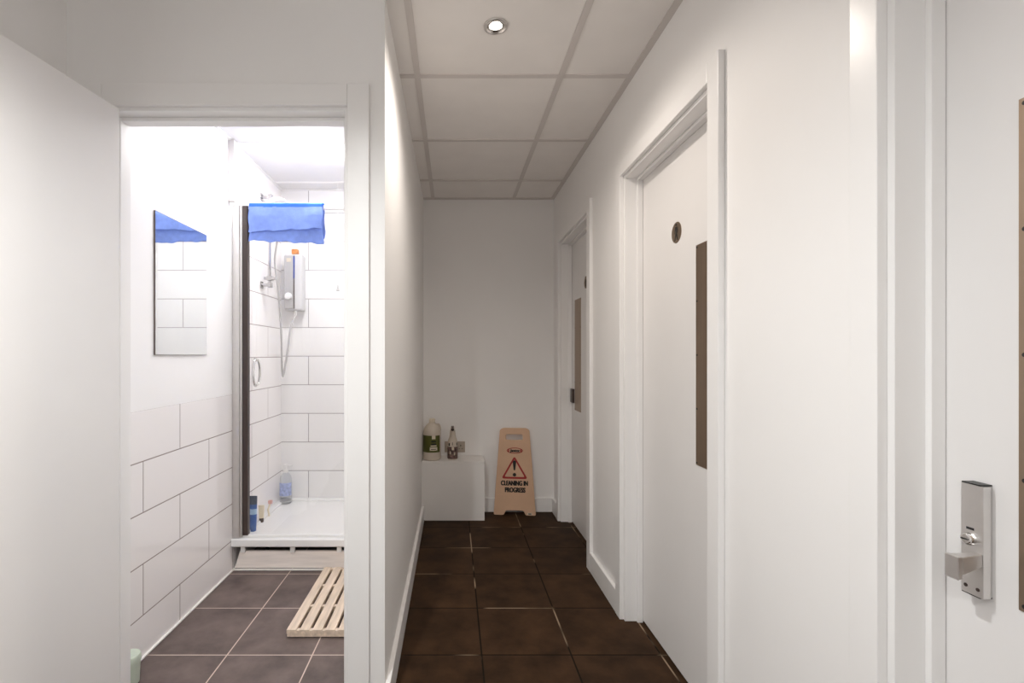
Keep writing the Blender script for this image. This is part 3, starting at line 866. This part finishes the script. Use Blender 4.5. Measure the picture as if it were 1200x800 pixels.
# trigger spray
bx, by = -0.004, 3.465
t = thing('trigger_spray', 'small spray bottle with dark mottled label beside the green-labelled jug', 'bottle', (bx, by, BH))
b = B().lathe([(0.033, 0.0006), (0.036, 0.005), (0.0365, 0.025), (0.036, 0.118), (0.031, 0.140), (0.024, 0.158), (0.0245, 0.164), (0.022, 0.168), (0.0215, 0.186), (0.0195, 0.190), (0.019, 0.206)], (bx, by, BH), 32)
mk('body', b, M['jug'], t)
b = B().lathe([(0.0371, 0.008), (0.0371, 0.092)], (bx, by, BH), 40, capped=False)
lb = mk('label', b, M['mottled'], t, label='dark mottled label')
for z, a, w, mm in ((0.098, 1.28, 0.16, 'ink'), (0.100, 1.80, 0.12, 'ink'), (0.055, 1.42, 0.10, 'ink'), (0.060, 1.68, 0.08, 'ink'), (0.104, 1.5, 0.05, 'ink'),
                    (0.040, 1.36, 0.14, 'paper'), (0.034, 1.62, 0.12, 'paper'), (0.070, 1.52, 0.22, 'paper')):
    b = B(); curved_patch(b, bx, by, 0.0374 if mm == 'ink' else 0.0376, PI * a, w, BH + z, BH + z + 0.021, 6)
    mk('print', b, M[mm], lb)
b = B().box(bx - 0.014, bx + 0.014, by - 0.046, by + 0.024, BH + 0.205, BH + 0.228, 0.006, 3)
b.box(bx - 0.006, bx + 0.006, by - 0.050, by - 0.038, BH + 0.170, BH + 0.208, 0.003)
hd = mk('trigger_head', b, M['jug'], t)
mk('nozzle', B().lathe([(0.011, 0.004), (0.011, -0.012), (0.006, -0.014)], (bx, by - 0.045, BH + 0.219), 18, 'y').box(bx - 0.010, bx + 0.010, by - 0.03, by + 0.01, BH + 0.2275, BH + 0.2355, 0.003), M['seal'], hd, label='dark nozzle')

# A-frame floor sign, nearly folded
SCX = 0.4425
yaw = math.radians(-5)
base = Matrix.Translation((SCX, 3.497, 0)) @ Matrix.Rotation(yaw, 4, 'Z')
t = thing('wet_floor_sign', 'faded orange folding cleaning-in-progress sign standing on the dark tiles', 'floor sign', (SCX, 3.497, 0))


def sgn(x, y): return ((x - 266) / 1000, (702 - y) / 1000)      # drawing of the panel in mm


outer = [sgn(*p) for p in ((115, 698), (188, 698), (204, 664), (328, 664), (344, 698), (417, 698), (374, 92), (352, 78), (185, 78), (160, 92))]
hole = [sgn(*p) for p in ((205, 122), (325, 122), (327, 165), (203, 165))]
fm = base @ Matrix.Rotation(math.radians(-4.2), 4, 'X')
bmx = base @ Matrix.Translation((0, 0.048, 0.0)) @ Matrix.Rotation(math.radians(0.2), 4, 'X')
fp = mk('front_panel', B().shape([rounded(outer, 0.012), rounded(hole, 0.012)[::-1]], 0.012, fm, 0.002), M['sign'], t)
fr = B()
ro = [sgn(*p) for p in ((158, 190), (376, 190), (392, 556), (144, 556))]
ri = [sgn(*p) for p in ((161, 193), (373, 193), (389, 553), (147, 553))]
fr.shape([rounded(ro, 0.01), rounded(ri, 0.008)[::-1]], 0.0016, fm @ Matrix.Translation((0, -0.0065, 0)))
mk('raised_border', fr, M['sign'], fp)
bp = mk('rear_panel', B().shape([rounded(outer, 0.012), rounded(hole, 0.012)[::-1]], 0.012, bmx @ Matrix.Translation((0, 0.0, 0)), 0.002), M['sign'], t)
dm = fm @ Matrix.Translation((0, -0.0068, 0))
for s in (-1, 1): mk('hinge_lug', B().box(s * 0.078 - 0.014, s * 0.078 + 0.014, -0.004, 0.012, 0.592, 0.612, 0.004).xf(fm), M['sign'], t)
ta = [sgn(265, 277), sgn(171, 440), sgn(360, 440)]
ti = [sgn(265, 301), sgn(193, 426.5), sgn(338, 426.5)]
mk('warning_triangle', B().shape([rounded(ta, 0.022, 8), rounded(ti, 0.012, 8)[::-1]], 0.0012, dm), M['red'], fp, smooth=0, label='red warning triangle')
ex = [sgn(252, 318), sgn(258, 309), sgn(272, 309), sgn(278, 318), sgn(270, 380), sgn(260, 380)]
mk('exclamation_mark', B().shape([rounded(ex, 0.004)], 0.0012, dm).shape([circle(*sgn(265, 411), 0.0125)], 0.0012, dm), M['ink'], fp, smooth=0)
lt = B()
for body, tx, ty, sx in (('CLEANING IN', 0.0, 487, 0.66), ('PROGRESS', 0.004, 535, 0.66)):
    for k in range(5):
        lt.text(body, 0.047, 0.0012, dm @ Matrix.Translation((tx - 0.001 + (k - 2) * 0.0010, -0.00006 * k, (702 - ty) / 1000)), sx, 0.0010)
mk('lettering', lt, M['ink'], fp, smooth=0)
lo = B().shape([circle(*sgn(268, 239), 0.058, 0.0215, 40), circle(*sgn(268, 239), 0.052, 0.0165, 40, True)], 0.0012, dm)
lo.shape([circle(*sgn(224, 239), 0.0045, 0.012), ], 0.0012, dm).shape([circle(*sgn(312, 239), 0.0045, 0.012)], 0.0012, dm)
mk('logo_ring', lo, M['red'], fp, smooth=0, label='red oval of the logo')
lg = B()
for k in range(3): lg.text('Jantex', 0.031, 0.0012, dm @ Matrix.Translation((0.002 + (k - 1) * 0.0014, -0.00006 * k, (702 - 249) / 1000)), 0.86, 0.0004, 0.2)
mk('logo_lettering', lg, M['ink'], fp, smooth=0)
st = B().shape([rounded([sgn(357, 692), sgn(390, 692), sgn(388, 679), sgn(358, 679)], 0.002)], 0.0012, dm)
mk('maker_mark', st, M['paper'], fp, smooth=0)
mk('maker_mark_print', B().shape([[sgn(362, 689), sgn(385, 689), sgn(384, 682), sgn(363, 682)]], 0.0012, dm @ Matrix.Translation((0, -0.0006, 0))), M['ink'], fp, smooth=0)
